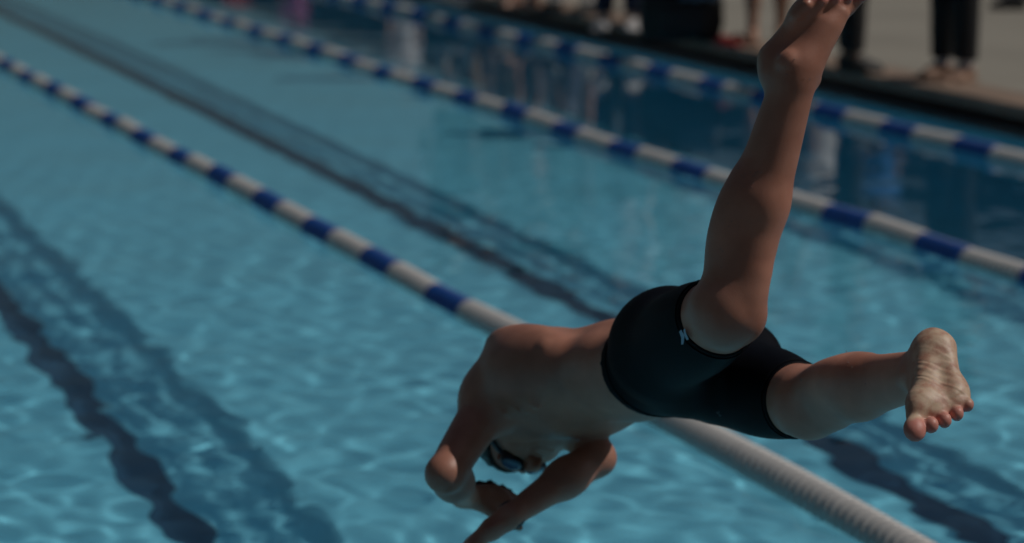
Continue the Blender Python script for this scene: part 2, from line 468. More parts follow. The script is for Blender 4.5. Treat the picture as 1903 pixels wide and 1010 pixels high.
def add_hand(B, w, D, N, T, curl=(.15, .15, .15, .15), spread=.05, thumb=(.62, .68, .3), s=1.0, r0=.027):
    """w wrist, D finger direction, N out of the palm, T towards the thumb"""
    D, N, T = nrm(D), nrm(N), nrm(T)
    B.cone(w - D * .02 * s, w + D * .03 * s, r0 * .82 * s, .024 * s, .02)
    offs = (.029, .010, -.010, -.028); L = (.070, .079, .073, .057); R = (.0098, .0100, .0095, .0085)
    B.ell(w + D * .05 * s, np.stack([D, T, N]), (.05 * s, .037 * s, .0155 * s), .015)
    for i in range(4):
        kx = w + D * (.088 - abs(offs[i] - .008) * .25) * s + T * offs[i] * s
        B.cone(w + D * .02 * s + T * offs[i] * .5 * s, kx, .013 * s, .0115 * s, .012)
        d = nrm(D + T * spread * (offs[i] / .03)); p = kx
        for j, fr in enumerate((.45, .31, .24)):
            d = nrm(rot(d, T, -curl[i] * (1, 1.2, .8)[j] * SGN(D, N, T)))
            q = p + d * L[i] * fr * s
            B.cone(p, q, R[i] * (1, .92, .85)[j] * s, R[i] * (.92, .85, .74)[j] * s, .004)
            p = q
    td = nrm(D * thumb[0] + T * thumb[1] + N * thumb[2])
    a = w + D * .018 * s + T * .022 * s; b = a + td * .045 * s
    B.cone(a, b, .0155 * s, .012 * s, .012)
    td2 = nrm(td + D * .35); c = b + td2 * .032 * s; B.cone(b, c, .0115 * s, .0105 * s, .006)
    B.cone(c, c + nrm(td2 + D * .2) * .024 * s, .0103 * s, .008 * s, .005)
def SGN(D, N, T):
    # sign that bends D towards N when turning about T
    return -1.0 if np.dot(np.cross(T, D), N) > 0 else 1.0

def add_foot(B, a, T, S, Md, s=.93):
    P = lambda t, q, m: a + (T * t + S * q + Md * m * 1.13) * s
    F = np.stack([T, S, Md])
    B.ell(P(-.027, .042, .0), F, (.039 * s, .041 * s, .033 * s), .03)
    B.cone(P(-.026, -.015, 0), P(-.036, .03, 0), .021 * s, .026 * s, .03)
    B.cone(P(.0, .0, .0), P(.085, .040, .004), .032 * s, .028 * s, .03)
    B.cone(P(-.02, .058, -.014), P(.10, .062, -.030), .023 * s, .018 * s, .02)
    B.cone(P(.02, .004, .006), P(.125, .040, .014), .028 * s, .019 * s, .025)
    B.ell(P(.122, .060, .029), F, (.034 * s, .0225 * s, .0245 * s), .014)
    B.ell(P(.086, .062, -.033), F, (.042 * s, .0195 * s, .0265 * s), .014)
    B.cone(P(-.01, .048, .010), P(.10, .056, .016), .027 * s, .024 * s, .02)
    B.ell(P(.119, .060, .002), F, (.032 * s, .0190 * s, .030 * s), .014)
    B.cone(P(.145, .055, .034), P(.168, .058, .035), .0155 * s, .0150 * s, .008)
    B.ell(P(.180, .063, .036), F, (.0255 * s, .0175 * s, .0210 * s), .007)
    for t, m, r in ((.168, .0100, .0146), (.153, -.0120, .0140), (.134, -.0325, .0134), (.110, -.0500, .0128)):
        B.cone(P(t - .040, .052, m * .92), P(t - .012, .050, m), r * .9 * s, r * .8 * s, .006)
        B.ell(P(t, .0665, m), F, (r * 1.08 * s, r * 1.02 * s, r * .93 * s), .0025)
    B.cut(P(.150, .088, .052), P(.154, .088, .018), .0085 * s, .0075 * s, .007)
    B.cut(P(.147, .086, .014), P(.094, .086, -.048), .0068 * s, .0058 * s, .006)
    for q, m in ((-.012, .036), (.002, -.034)): B.ell(P(.0, q, m), F, (.012 * s, .012 * s, .007 * s), .02)

def add_head(B, hc, c, f, s=1.0):
    """hc centre, c to the crown, f to the face"""
    c = nrm(c); f = nrm(f - np.dot(f, c) * c); l = np.cross(c, f)
    F = np.stack([l, f, c]); P = lambda x, y, z: hc + (l * x + f * y + c * z) * s
    B.ell(P(0, -.012, .022), F, (.076 * s, .095 * s, .088 * s), .02)
    B.ell(P(0, .030, -.035), F, (.058 * s, .060 * s, .078 * s), .03)
    B.ell(P(0, .062, -.092), F, (.026 * s, .022 * s, .022 * s), .025)
    B.cone(P(0, .088, .018), P(0, .108, -.026), .009 * s, .0135 * s, .012)
    for x in (-1, 1):
        B.ball(P(.011 * x, .098, -.030), .0075 * s, .006)
        B.ell(P(.040 * x, .062, -.024), F, (.024 * s, .022 * s, .022 * s), .02)
        B.ell(P(.079 * x, -.008, -.012), F, (.0085 * s, .019 * s, .031 * s), .006)
        B.cut(P(.018 * x, .099, .006), P(.048 * x, .084, .006), .010 * s, .011 * s, .012)
        B.ball(P(.032 * x, .076, .005), .0125 * s, .004)
        B.cone(P(.012 * x, .093, .024), P(.052 * x, .075, .024), .006 * s, .006 * s, .012)
    B.cone(P(-.020, .088, -.056), P(.020, .088, -.056), .0065 * s, .0065 * s, .006)
    B.cone(P(-.016, .087, -.068), P(.016, .087, -.068), .007 * s, .007 * s, .006)
    B.cut(P(-.024, .098, -.062), P(.024, .098, -.062), .003 * s, .003 * s, .004)
    return l, f, c, P

# ------------------------------------------------------------------ the diver
B = Body()
pel, waist = W(1272, 672, 5.55), W(1165, 695, 5.70)
rib, upper = W(1042, 709, 5.86), W(978, 746, 5.97)
hipL, hipR = W(1228, 652, 5.47), W(1345, 706, 5.66)
kneeL, ankL = W(1354, 577, 5.10), W(1484, 128, 5.04)
kneeR, ankR = W(1504, 748, 5.28), W(1724, 697, 4.92)
shL, elL, wrL = W(915, 748, 5.87), W(828, 880, 5.74), W(868, 921, 5.96)
shR, elR, wrR = W(1064, 775, 6.08), W(1106, 852, 5.90), W(947, 960, 5.76)
sp = nrm(rib - pel)
lf = V(-.72, .30, -.62); lf = nrm(lf - np.dot(lf, sp) * sp)
do = np.cross(sp, lf);  do = do if do[2] > 0 else -do
FT = np.stack([lf, do, sp])
# trunk
B.ell(pel, FT, (.152, .105, .125), .05)
B.ell(waist, FT, (.133, .094, .15), .06)
B.ell(rib, FT, (.154, .108, .140), .06)
B.ell(upper, FT, (.142, .076, .10), .055)
B.ell(rib - do * .030 + sp * .03, FT, (.13, .062, .09), .05)
for s_ in (1, -1):
    B.ell(rib + lf * .085 * s_ + do * .062 + sp * .06, FT, (.050, .034, .075), .022)    # shoulder blades
    B.ell(waist + lf * .042 * s_ + do * .068, FT, (.030, .026, .13), .04)               # muscles beside the spine
    B.ell(rib + lf * .115 * s_ + sp * -.02, FT, (.045, .075, .13), .05)                 # flanks
B.cut(waist + do * .125 - sp * .05, rib + do * .137 + sp * .08, .016, .016, .03)
for i in range(5):
    B.cone(rib + lf * .132 + do * .02 + sp * (.055 - .042 * i), rib + lf * .105 - do * .085 + sp * (.095 - .042 * i), .013, .011, .016)
# seat
for hp, s_ in ((hipL, 1), (hipR, -1)):
    B.ell(hp + do * .035 - sp * .02, FT, (.090, .085, .105), .04)
# legs
def leg(hp, kn, an, shin_front, TT, SS, MM):
    ax = nrm(kn - hp); fr = shin_front - np.dot(shin_front, ax) * ax; fr = nrm(fr)
    sd = np.cross(ax, fr)
    B.cone(hp, kn - ax * .02, .088, .060, .04)
    B.ell(hp * .5 + kn * .5 + fr * .028, np.stack([sd, fr, ax]), (.066, .052, .17), .04)
    B.ell(hp * .5 + kn * .5 - fr * .026, np.stack([sd, fr, ax]), (.062, .050, .16), .04)
    az = nrm(an - kn); f2 = nrm(shin_front - np.dot(shin_front, az) * az); s2 = np.cross(az, f2)
    B.ball(kn, .057, .04)
    B.ell(kn + nrm(f2 * .8 + fr * .6) * .040, np.stack([s2, f2, az]), (.029, .024, .033), .018)
    B.cone(kn + f2 * .046 + az * .02, kn + f2 * .038 + az * .075, .013, .012, .018)
    ln = np.linalg.norm(an - kn)
    B.cone(kn, kn + az * ln * .45, .053, .047, .03)
    B.cone(kn + az * ln * .45, an, .047, .031, .03)
    B.cone(kn + az * .05 + f2 * .026, an + f2 * .006 - az * .04, .026, .022, .03)          # shin bone
    for q in (1, -1):
        B.ell(kn + az * ln * (.31 if q > 0 else .34) - f2 * .030 + s2 * .022 * q, np.stack([s2, f2, az]), (.036, .040, .105), .03)
    B.cone(kn + az * ln * .55 - f2 * .030, an - f2 * .026, .026, .014, .03)
    add_foot(B, an, TT, SS, MM)
def frame(T, S, sgn):
    T = nrm(T); S = nrm(S - np.dot(S, T) * T); return T, S, sgn * np.cross(T, S)
FRt = frame(V(-.08, -.75, -.63), V(.12, .64, -.76), 1)
if np.dot(FRt[2], V(-1, 0, 0)) < 0: FRt = (FRt[0], FRt[1], -FRt[2])
FLt = frame(V(.68, .69, -.26), V(-.42, .62, .66), 1)
if np.dot(FLt[2], V(.5, .1, .85)) < 0: FLt = (FLt[0], FLt[1], -FLt[2])
leg(hipL, kneeL, ankL, V(.75, -.1, -.65), *FLt)
leg(hipR, kneeR, ankR, V(.25, -.95, .1), *FRt)
# arms
def arm(sh, el, wr, b):
    B.ball(sh, .056, .04)
    B.cone(upper * .55 + sh * .45, sh, .075, .058, .05)
    a1 = nrm(el - sh)
    B.cone(sh, el, .046, .034, .03)
    B.cone(sh + a1 * .08 + b * .014, el - a1 * .06 + b * .008, .032, .029, .03)
    a2 = nrm(wr - el)
    B.ball(el - nrm(a2 - a1) * .012, .029, .02)
    B.cone(el, el + a2 * .09, .034, .037, .025)
    B.cone(el + a2 * .08, wr, .037, .024, .03)
arm(shL, elL, wrL, V(-.8, -.2, -.5)); arm(shR, elR, wrR, V(.8, -.2, .5))
add_hand(B, wrL + nrm(wrL - elL) * .015, V(.87, -.06, .48), V(-.25, -.80, .50), V(.40, -.50, -.77), curl=(.10, .12, .16, .22), spread=.10, thumb=(.65, .7, .25), s=.98)
add_hand(B, wrR + nrm(wrR - elR) * .015, V(-.80, -.58, -.08), V(.56, -.80, -.15), V(.02, .10, 1), curl=(.04, .04, .05, .07), spread=.0, thumb=(.9, .3, .2), s=.98)
# neck and head
hc = W(966, 793, 6.04)
Hl, Hf, Hc, HP = add_head(B, hc, V(-.62, -.48, .62), V(.12, -.86, -.50))
B.cone(upper + sp * .03, hc - Hc * .05 - Hf * .02, .066, .056, .04)

pts = np.array([q[1] for q in B.p]); rr = np.array([q[2] for q in B.p])[:, None]
lo, hi = (pts - rr).min(0), (pts + rr).max(0)
body_ev = lambda P, pr: B.ev(P, pr)
Pv, Qv = surface(body_ev, B.near, lo, hi, .0032)
Pv = relax(Pv, Qv, 1, .4)
root = empty('person', tuple(W(1300, 700, 5.5)))
tag(root, 'diver in black swim shorts in mid air, one leg raised, arms reaching down', 'person')
inv = np.array(root.location)
body = fast_mesh('body', Pv - inv, Qv, M['skin'], root)
# per-vertex data: sole weight, folds, foot coordinates
toe = np.zeros(len(Pv)); sole = np.zeros(len(Pv)); crease = np.zeros(len(Pv)); fco = np.zeros((len(Pv), 3))
nor = np.zeros(len(Pv) * 3, np.float32); body.data.vertices.foreach_get('normal', nor); nor = nor.reshape(-1, 3)
for an, (TT, SS, MM) in ((ankR, FRt), (ankL, FLt)):
    d = Pv - an; t, q, m_ = d @ TT, d @ SS, d @ MM
    inb = (t > -.09) & (t < .22) & (q > -.0) & (q < .12) & (abs(m_) < .08)
    up = np.clip((nor @ SS - .05) / .55, 0, 1) * np.clip((q - .02) / .03, 0, 1) * inb
    sole = np.maximum(sole, up)
    arch = np.clip(1 - abs(t - .055) / .075, 0, 1)
    crease = np.maximum(crease, up * (.12 + .88 * np.clip(arch * 1.4, 0, 1)))
    toe = np.maximum(toe, np.clip((t - (.128 + .6 * m_) * .93 - .008) / .012, 0, 1) * inb * .75)
    fco[inb] = np.stack([t * 1.0 + m_ * .45, m_ * .35, q * .3], 1)[inb]
def attr(o, nm, ty, arr):
    a = o.data.attributes.new(nm, ty, 'POINT')
    a.data.foreach_set('vector' if ty == 'FLOAT_VECTOR' else 'value', np.asarray(arr, np.float32).ravel())
attr(body, 'toe', 'FLOAT', toe); attr(body, 'sole', 'FLOAT', sole); attr(body, 'crease', 'FLOAT', crease); attr(body, 'footco', 'FLOAT_VECTOR', fco)

# swim shorts: the same hips and thighs, a cloth thickness larger, cut at waist and hems
axL, axR = nrm(kneeL - hipL), nrm(kneeR - hipR)
wc = pel + sp * .105 - do * .0; wn_ = nrm(sp + do * .16 - lf * .05)
hemL, hemR = kneeL - axL * .062, kneeR - axR * .050
def suit_ev(P, pr):
    d = B.ev(P, pr) - .0035
    d = np.maximum(d, (P - wc) @ wn_)
    # each hem only cuts on its own leg
    nearL = np.linalg.norm(P - (hipL + (np.clip((P - hipL) @ axL, 0, .8))[:, None] * axL), axis=1)
    nearR = np.linalg.norm(P - (hipR + (np.clip((P - hipR) @ axR, 0, .8))[:, None] * axR), axis=1)
    tl, tr = (P - hemL) @ axL, (P - hemR) @ axR
    return np.maximum(d, np.where(nearL < nearR, tl, tr))
sp_pr = [q for q in B.p]
slo = np.minimum.reduce([pel, hipL, hipR, kneeL, kneeR]) - .24; shi = np.maximum.reduce([pel, hipL, hipR, kneeL, kneeR]) + .24
Ps, Qs = surface(suit_ev, B.near, slo, shi, .0036)
Ps = relax(Ps, Qs, 2, .5)
shorts = fast_mesh('swim_shorts', Ps - inv, Qs, M['suit'], root)

# hair: a shell over the skull behind the hairline
def hair_ev(P, pr):
    v = P - hc; x, y, z = v @ Hl, v @ Hf, v @ Hc
    d = B.ev(P, pr) - .007 - .0025 * np.sin(x * 190 + 3 * np.sin(z * 70)) * np.sin(y * 170 + z * 90)
    cut = (y - .045) * .72 - (z - .035) * .69
    nape = -(z + .055)
    ear = .028 - np.sqrt(((np.abs(x) - .08) ** 2 + (y + .006) ** 2 + (z + .015) ** 2))
    return np.maximum.reduce([d, cut, nape, ear, np.linalg.norm(v, axis=1) - .16])
Ph, Qh = surface(hair_ev, B.near, hc - .17, hc + .17, .004)
fast_mesh('hair', relax(Ph, Qh, 1) - inv, Qh, M['hair'], root)

# goggles: two cups with lenses, a nose bridge and a strap round the head
gog = empty('goggles', (0, 0, 0)); gog.parent = root
def cup(x):
    c0 = HP(.033 * x, .088, .006); ax = nrm(Hf + Hl * .28 * x)
    u = nrm(np.cross(ax, Hc)); v = np.cross(ax, u)
    def ring(prof, mat, nm):
        vs_, fs = [], []
        for (hh, r) in prof:
            for s in range(20):
                a = s * 2 * math.pi / 20
                vs_.append(c0 + ax * hh + u * r * math.cos(a) * 1.2 + v * r * math.sin(a) * .82 - inv)
        for i in range(len(prof) - 1):
            for s in range(20): fs.append((i * 20 + s, i * 20 + (s + 1) % 20, i * 20 + 20 + (s + 1) % 20, i * 20 + 20 + s))
        if nm == 'lens': fs.append(tuple((len(prof) - 1) * 20 + s for s in range(20)))
        mesh_obj(nm, vs_, fs, mat, gog, True)
    ring([(-.014, .021), (-.004, .023), (.006, .022), (.009, .020), (.008, .016)], M['goggle'], 'goggle_cup')
    ring([(.007, .0195), (.011, .017), (.0125, .012), (.013, .005)], M['lens'], 'lens')
cup(1); cup(-1)
def tube(name, pts, r, mat, parent, seg=8, flat=1.0, upv=None):
    vs_, fs = [], []
    n_ = len(pts)
    for i, p_ in enumerate(pts):
        t = nrm(np.asarray(pts[min(i + 1, n_ - 1)]) - np.asarray(pts[max(i - 1, 0)]))
        up_ = np.asarray(upv if upv is not None else (0, 0, 1.0)); u = np.cross(t, up_)
        if np.linalg.norm(u) < 1e-3: u = np.cross(t, (1.0, 0, 0))
        u = nrm(u); v = np.cross(u, t)
        for s in range(seg):
            a = s * 2 * math.pi / seg; vs_.append(np.asarray(p_) + u * r * math.cos(a) + v * r * flat * math.sin(a))
    for i in range(n_ - 1):
        for s in range(seg): fs.append((i * seg + s, i * seg + (s + 1) % seg, (i + 1) * seg + (s + 1) % seg, (i + 1) * seg + s))
    fs.append(tuple(range(seg))[::-1]); fs.append(tuple((n_ - 1) * seg + s for s in range(seg)))
    return mesh_obj(name, vs_, fs, mat, parent, True)
tube('nose_bridge', [HP(x, .100 - abs(x) * .15, .008) - inv for x in (-.014, -.006, .0, .006, .014)], .004, M['goggle'], gog)
st_pts = []
for i in range(33):
    a = math.radians(28 + (332 - 28) * i / 32)
    st_pts.append(HP(.0875 * math.sin(a), -.012 + .107 * math.cos(a), .006 + .03 * (1 - math.cos(a)) / 2) - inv)
tube('strap', st_pts, .0028, M['goggle'], gog, 8, 2.6, Hc)
# dark strap on the right wrist
a2 = nrm(wrR - elR)
def bracelet(c0, a2, r, wdt, mat):
    u = nrm(np.cross(a2, (0, 0, 1.0))); v = np.cross(a2, u); vs_, fs = [], []
    prof = [(-wdt / 2, r * .9), (-wdt / 2, r * 1.06), (0, r * 1.1), (wdt / 2, r * 1.06), (wdt / 2, r * .9)]
    for hh, q in prof:
        for s in range(24):
            a = s * math.pi / 12; vs_.append(c0 + a2 * hh + (u * math.cos(a) + v * math.sin(a)) * q - inv)
    for i in range(len(prof) - 1):
        for s in range(24): fs.append((i * 24 + s, i * 24 + (s + 1) % 24, i * 24 + 24 + (s + 1) % 24, i * 24 + 24 + s))
    return mesh_obj('wrist_strap', vs_, fs, mat, root, True)
bracelet(wrR - a2 * .005, a2, .0275, .02, M['band'])

# pale print on the left thigh of the shorts: two leaning strokes, laid on the cloth
def on_cloth(px, py, off=.0065):
    d0 = np.array(EYE); p_ = W(px, py, 5.0); d_ = nrm(p_ - d0); t = 4.7
    for _ in range(60):
        q = d0 + d_ * t; s_ = (B.ev(q[None]) - off)[0]
        if s_ < 2e-4: break
        t += s_ * .9
    return d0 + d_ * t
for k_, poly in enumerate(([(1262, 617), (1266, 613), (1272, 625), (1270, 640), (1266, 641), (1266, 628)], [(1270, 613), (1273, 611), (1275, 620), (1280, 631), (1276, 633), (1271, 622)])):
    vs_ = [on_cloth(*q) - inv for q in poly]
    mesh_obj('logo_print', vs_, [tuple(range(len(vs_)))], M['logo'], shorts)

# a few drops still clinging to shin and cloth
m, n, l, p, out = new_mat('water_drop'); M['droplet'] = m
p.inputs['Base Color'].default_value = (.9, .95, 1, 1); p.inputs['Roughness'].default_value = .03
p.inputs['Transmission Weight'].default_value = .9; p.inputs['IOR'].default_value = 1.33
bm = bmesh.new()
rd = random.Random(5)
for (cx, cy, sx_, sy_, cnt) in ((1388, 325, 26, 20, 16), (1350, 420, 30, 90, 10), (1332, 768, 10, 10, 4), (1470, 130, 25, 40, 8), (1580, 690, 50, 30, 6)):
    for _ in range(cnt):
        q = on_cloth(cx + rd.gauss(0, sx_ * .5), cy + rd.gauss(0, sy_ * .5), .0042 if cx == 1332 else .0006) - inv
        r_ = rd.uniform(.0009, .0020)
        g = bmesh.ops.create_icosphere(bm, subdivisions=1, radius=r_)
        bmesh.ops.translate(bm, verts=g['verts'], vec=tuple(q))
o = bm_obj('water_droplets', bm, M['droplet'], root, True); o['kind'] = 'stuff'
# raised waistband and leg-hem seams of the shorts
def seam(name, c0, nv, r0, w_):
    u = nrm(np.cross(nv, (0.3, .2, 1.0))); v = np.cross(nv, u); ring = []
    for i in range(64):
        a = i * 2 * math.pi / 64; d_ = u * math.cos(a) + v * math.sin(a); t = r0
        for _ in range(40):
            q = c0 + d_ * t; sd = B.ev(q[None], B.near(q, .03))[0] - .0040
            t -= sd * .8
            if abs(sd) < 2e-4: break
        ring.append(c0 + d_ * t - inv)
    ring.append(ring[0])
    tube(name, ring, w_, M['suit'], shorts, 6)
seam('hem_seam', hemL - axL * .012, axL, .085, .0016); seam('hem_seam', hemR - axR * .012, axR, .085, .0016)
seam('waist_seam', wc - wn_ * .022, wn_, .15, .0016)

# ------------------------------------------------------------------ spectators on the far deck
def person_meshes(kind):
    """kind: 'still', 'stride', 'hips' - returns bodies (local frame, facing +Y, soles at z = 0, 1.75 m tall)"""
    J = {}
    for s_ in (-1, 1):
        fx = .115 if kind != 'hips' else .15
        dy = {'still': 0.0, 'stride': .16 * s_, 'hips': .04 * s_}[kind]
        J[s_] = dict(hip=np.array([.092 * s_, 0, .92]), knee=np.array([(fx * .95) * s_, dy * .55 + .015, .49]), ank=np.array([fx * s_, dy, .085]),
                     sh=np.array([.185 * s_, -.01, 1.43]))
        if kind == 'hips':
            J[s_]['el'] = np.array([.36 * s_, -.06, 1.19]); J[s_]['wr'] = np.array([.19 * s_, .05, 1.03])
        else:
            J[s_]['el'] = np.array([.235 * s_, -.02 - (dy * .3), 1.14]); J[s_]['wr'] = np.array([.25 * s_, .07 - dy * .6, .89])
    b = Body(); up = np.array([0, 0, 1.0])
    E = np.eye(3)
    b.ell((0, -.005, .97), E, (.155, .105, .12), .05); b.ell((0, 0, 1.12), E, (.135, .095, .15), .05)
    b.ell((0, 0, 1.31), E, (.160, .108, .16), .05); b.cone((-.12, -.01, 1.43), (.12, -.01, 1.43), .06, .06, .05)
    b.cone((0, -.005, 1.44), (0, .01, 1.57), .058, .052, .03)
    for s_ in (-1, 1):
        j = J[s_]
        b.ell(j['hip'] + np.array([0, -.045, .02]), E, (.085, .075, .09), .04)
        b.cone(j['hip'], j['knee'], .086, .057, .03); b.cone(j['knee'], j['knee'] * .55 + j['ank'] * .45, .054, .052, .03)
        b.ell(j['knee'] * .66 + j['ank'] * .34 + np.array([0, -.022, 0]), E, (.046, .044, .10), .03)
        b.cone(j['knee'] * .55 + j['ank'] * .45, j['ank'], .050, .036, .03)
        b.ball(j['sh'], .056, .03); b.cone(j['sh'], j['el'], .047, .038, .03); b.cone(j['el'], j['wr'], .039, .026, .02)
        add_foot(b, j['ank'], np.array([.08 * s_, 1, 0.0]) / math.hypot(1, .08), np.array([0, 0, -1.0]), np.array([-1.0 * s_, .08, 0]), .95)
        dd = nrm(j['wr'] - j['el'])
        add_hand(b, j['wr'], nrm(dd + np.array([0, .1, -.4])), np.array([-1.0 * s_, 0, 0.0]), np.array([0, 1.0, 0.1]), (.3, .3, .33, .36))
    hcl = np.array([0, .02, 1.645]); l_, f_, c_, HPl = add_head(b, hcl, up, np.array([0, 1.0, 0]))
    out = {}
    def bake(nm, fun, lo, hi, h):
        P_, Q_ = surface(fun, b.near, lo, hi, h); P_ = relax(P_, Q_, 1, .5)
        me = fast_mesh(nm, P_, Q_, None); d = me.data; bpy.data.objects.remove(me); out[nm] = d
    bake('body', lambda P, pr: b.ev(P, pr), (-.45, -.3, 0), (.45, .35, 1.8), .0095)
    def arm_d(P):
        return np.minimum.reduce([np.linalg.norm(P - (J[s_]['el'] + np.clip(((P - J[s_]['el']) @ (J[s_]['wr'] - J[s_]['el'])) / .065, 0, 1.6)[:, None] * (J[s_]['wr'] - J[s_]['el'])), axis=1) for s_ in (-1, 1)])
    def shirt(P, pr):
        d = b.ev(P, pr) - .017 - .004 * np.sin(P[:, 2] * 34 + 6 * P[:, 0]) * np.sin(P[:, 0] * 21)
        return np.maximum.reduce([d, .93 - P[:, 2], P[:, 2] - 1.50, .075 - arm_d(P)])
    bake('shirt', shirt, (-.42, -.28, .9), (.42, .3, 1.55), .011)
    def leg_tube(P, r0, r1, zlo, d0):
        d = np.minimum.reduce([np.full(len(P), 9.0)] + [np.linalg.norm(P - (J[s_]['hip'] + np.clip(((P - J[s_]['hip']) @ (J[s_]['ank'] - J[s_]['hip'])) / ((J[s_]['ank'] - J[s_]['hip']) @ (J[s_]['ank'] - J[s_]['hip'])), 0, 1)[:, None] * (J[s_]['ank'] - J[s_]['hip'])), axis=1) - (r1 + (r0 - r1) * np.clip((P[:, 2] - .1) / .8, 0, 1)) for s_ in (-1, 1)])
        return np.maximum.reduce([smin(d, d0, .02), zlo - P[:, 2], P[:, 2] - 1.03, .05 - arm_d(P)])
    bake('trousers', lambda P, pr: leg_tube(P, .104, .074, .135, b.ev(P, pr) - .012), (-.36, -.3, .08), (.36, .34, 1.08), .0105)
    bake('shorts', lambda P, pr: leg_tube(P, .100, .098, .58, b.ev(P, pr) - .013), (-.36, -.3, .5), (.36, .34, 1.08), .0105)
    for s_, nm in ((-1, 'l'), (1, 'r')):
        j = J[s_]
        def shoe(P, pr, j=j, s_=s_):
            d = b.ev(P, pr) - .010
            a_ = j['ank']; sole_ = np.maximum.reduce([abs(P[:, 2] - .011) - .011, np.abs(P[:, 0] - a_[0] - .01 * s_ - .05 * s_ * (P[:, 1] - a_[1])) - .047, np.abs(P[:, 1] - a_[1] - .062) - .135])
            return np.maximum.reduce([np.minimum(np.maximum(d, P[:, 2] - .10), sole_), -P[:, 2] - .0 + .001, np.linalg.norm(P - a_ - np.array([0, .06, -.04]), axis=1) - .21, (-P[:, 0] * s_)])
        bake('shoe_' + nm, shoe, j['ank'] + (-.12, -.14, -.1), j['ank'] + (.12, .26, .05), .008)
        def sock(P, pr, j=j, s_=s_):
            return np.maximum.reduce([b.ev(P, pr) - .005, .085 - P[:, 2], P[:, 2] - .19, -P[:, 0] * s_])
        bake('sock_' + nm, sock, j['ank'] + (-.1, -.12, -.02), j['ank'] + (.1, .12, .13), .009)
    def hair(P, pr):
        v = P - hcl; x, y, z = v[:, 0], v[:, 1], v[:, 2]
        d = b.ev(P, pr) - .014 - .003 * np.sin(x * 150) * np.sin(z * 120 + y * 90)
        return np.maximum.reduce([d, (y - .045) * .75 - (z - .035) * .66, -(z + .075), .03 - np.sqrt((np.abs(x) - .08) ** 2 + (y + .004) ** 2 + (z + .015) ** 2), np.linalg.norm(v, axis=1) - .17])
    bake('hair', hair, hcl - .18, hcl + .18, .010)
    return out
VAR = {k: person_meshes(k) for k in ('still', 'stride', 'hips')}
for v_ in VAR.values():
    for d_ in v_.values(): d_.materials.append(None)
cloth_cache = {}
def cloth(col, rough=.8):
    k = (tuple(col), rough)
    if k not in cloth_cache: cloth_cache[k] = plain('fabric_%d' % len(cloth_cache), col, rough, .18, 9, .3, 220)
    return cloth_cache[k]
skins = [skin_mat('skin_fair', (0.46, 0.27, 0.20)), skin_mat('skin_tan', (0.34, 0.19, 0.13)), skin_mat('skin_brown', (0.18, 0.10, 0.07))]
hairs = [M['hair'], plain('brown_hair', (.06, .035, .02), .5, .4, 60, .5, 180), plain('fair_hair', (.28, .19, .10), .5, .3, 60, .5, 180)]
def spectator(pos, kind, face, label, top, bottom, bcol, shoes=None, socks=None, skin=0, hair=0, scale=1.0):
    r = empty('person', (pos[0], pos[1], DECK), math.radians(face)); r.scale = (scale,) * 3
    tag(r, label, 'person', 'people standing along the far deck')
    v = VAR[kind]
    def add(nm, key, mat):
        o = bpy.data.objects.new(nm, v[key]); C.objects.link(o); o.parent = r
        o.material_slots[0].link = 'OBJECT'; o.material_slots[0].material = mat
    add('body', 'body', skins[skin]); add('hair', 'hair', hairs[hair]); add('shirt', 'shirt', cloth(top)); add(bottom, bottom, cloth(bcol))
    if shoes:
        for q in 'lr': add('shoe', 'shoe_' + q, cloth(shoes, .6))
    if socks:
        for q in 'lr': add('sock', 'sock_' + q, cloth(socks))
    return r
def far(px, zc):
    L = (px - 951.5) / FPX * zc; return (L * math.cos(YAW) + zc * math.sin(YAW), -L * math.sin(YAW) + zc * math.cos(YAW))
BK = (.006, .006, .008)
spectator(ground(1772, 150, DECK), 'still', 100, 'person in black trousers with white socks and tan shoes, rightmost on the deck', (.02, .02, .03), 'trousers', BK, (.34, .21, .15), (.62, .60, .64), 0, 0)
spectator(ground(1580, 132, DECK), 'still', -109.4, 'person in dark trousers and black shoes behind the raised foot', (.10, .10, .12), 'trousers', (.012, .011, .012), (.008, .008, .008), None, 1, 0)
spectator(ground(1425, 80, DECK), 'stride', 160, 'barefoot person with bare brown legs right of the black bag', (.16, .05, .05), 'shorts', (.05, .018, .015), None, None, 1, 1)
spectator(ground(1150, 56, DECK), 'still', 150, 'person in navy trousers and pale grey shoes left of the black bag', (.45, .45, .5), 'trousers', (.012, .016, .045), (.42, .40, .40), None, 0, 0)
spectator(ground(1203, 22, DECK), 'still', 170, 'person in pale grey trousers standing behind the black bag', (.30, .30, .36), 'trousers', (.42, .40, .43), (.5, .5, .5), None, 0, 2)
spectator(ground(1062, 26, DECK), 'hips', 120, 'person with white socks and black shoes left of the navy trousers', (.06, .06, .07), 'shorts', (.05, .05, .05), BK, (.6, .58, .55), 0, 1)
spectator(ground(975, 18, DECK), 'still', 110, 'barefoot person with bare pink legs and dark red shorts', (.25, .22, .22), 'shorts', (.12, .015, .02), None, None, 0, 1)
spectator(ground(908, 0, DECK), 'stride', 140, 'person in tan trousers beyond the bare pink legs', (.18, .15, .12), 'trousers', (.28, .20, .14), (.1, .08, .06), None, 1, 0)
spectator(ground(845, 6, DECK), 'still', 130, 'person in white shoes at the far top of the deck, leftmost with feet in view', (.1, .1, .12), 'shorts', (.05, .05, .07), (.62, .60, .58), (.62, .6, .58), 0, 2)
spectator(far(1535, 27.0), 'still', 215, 'person in white shirt mirrored as a pale streak beside the raised shin', (.80, .78, .78), 'shorts', (.6, .6, .6), (.3, .3, .3), None, 0, 0)
spectator(far(1640, 26.3), 'hips', 200, 'person in bright blue shirt mirrored in the water right of the raised shin', (.05, .22, .60), 'trousers', (.03, .03, .04), (.05, .05, .05), None, 1, 0, 1.04)
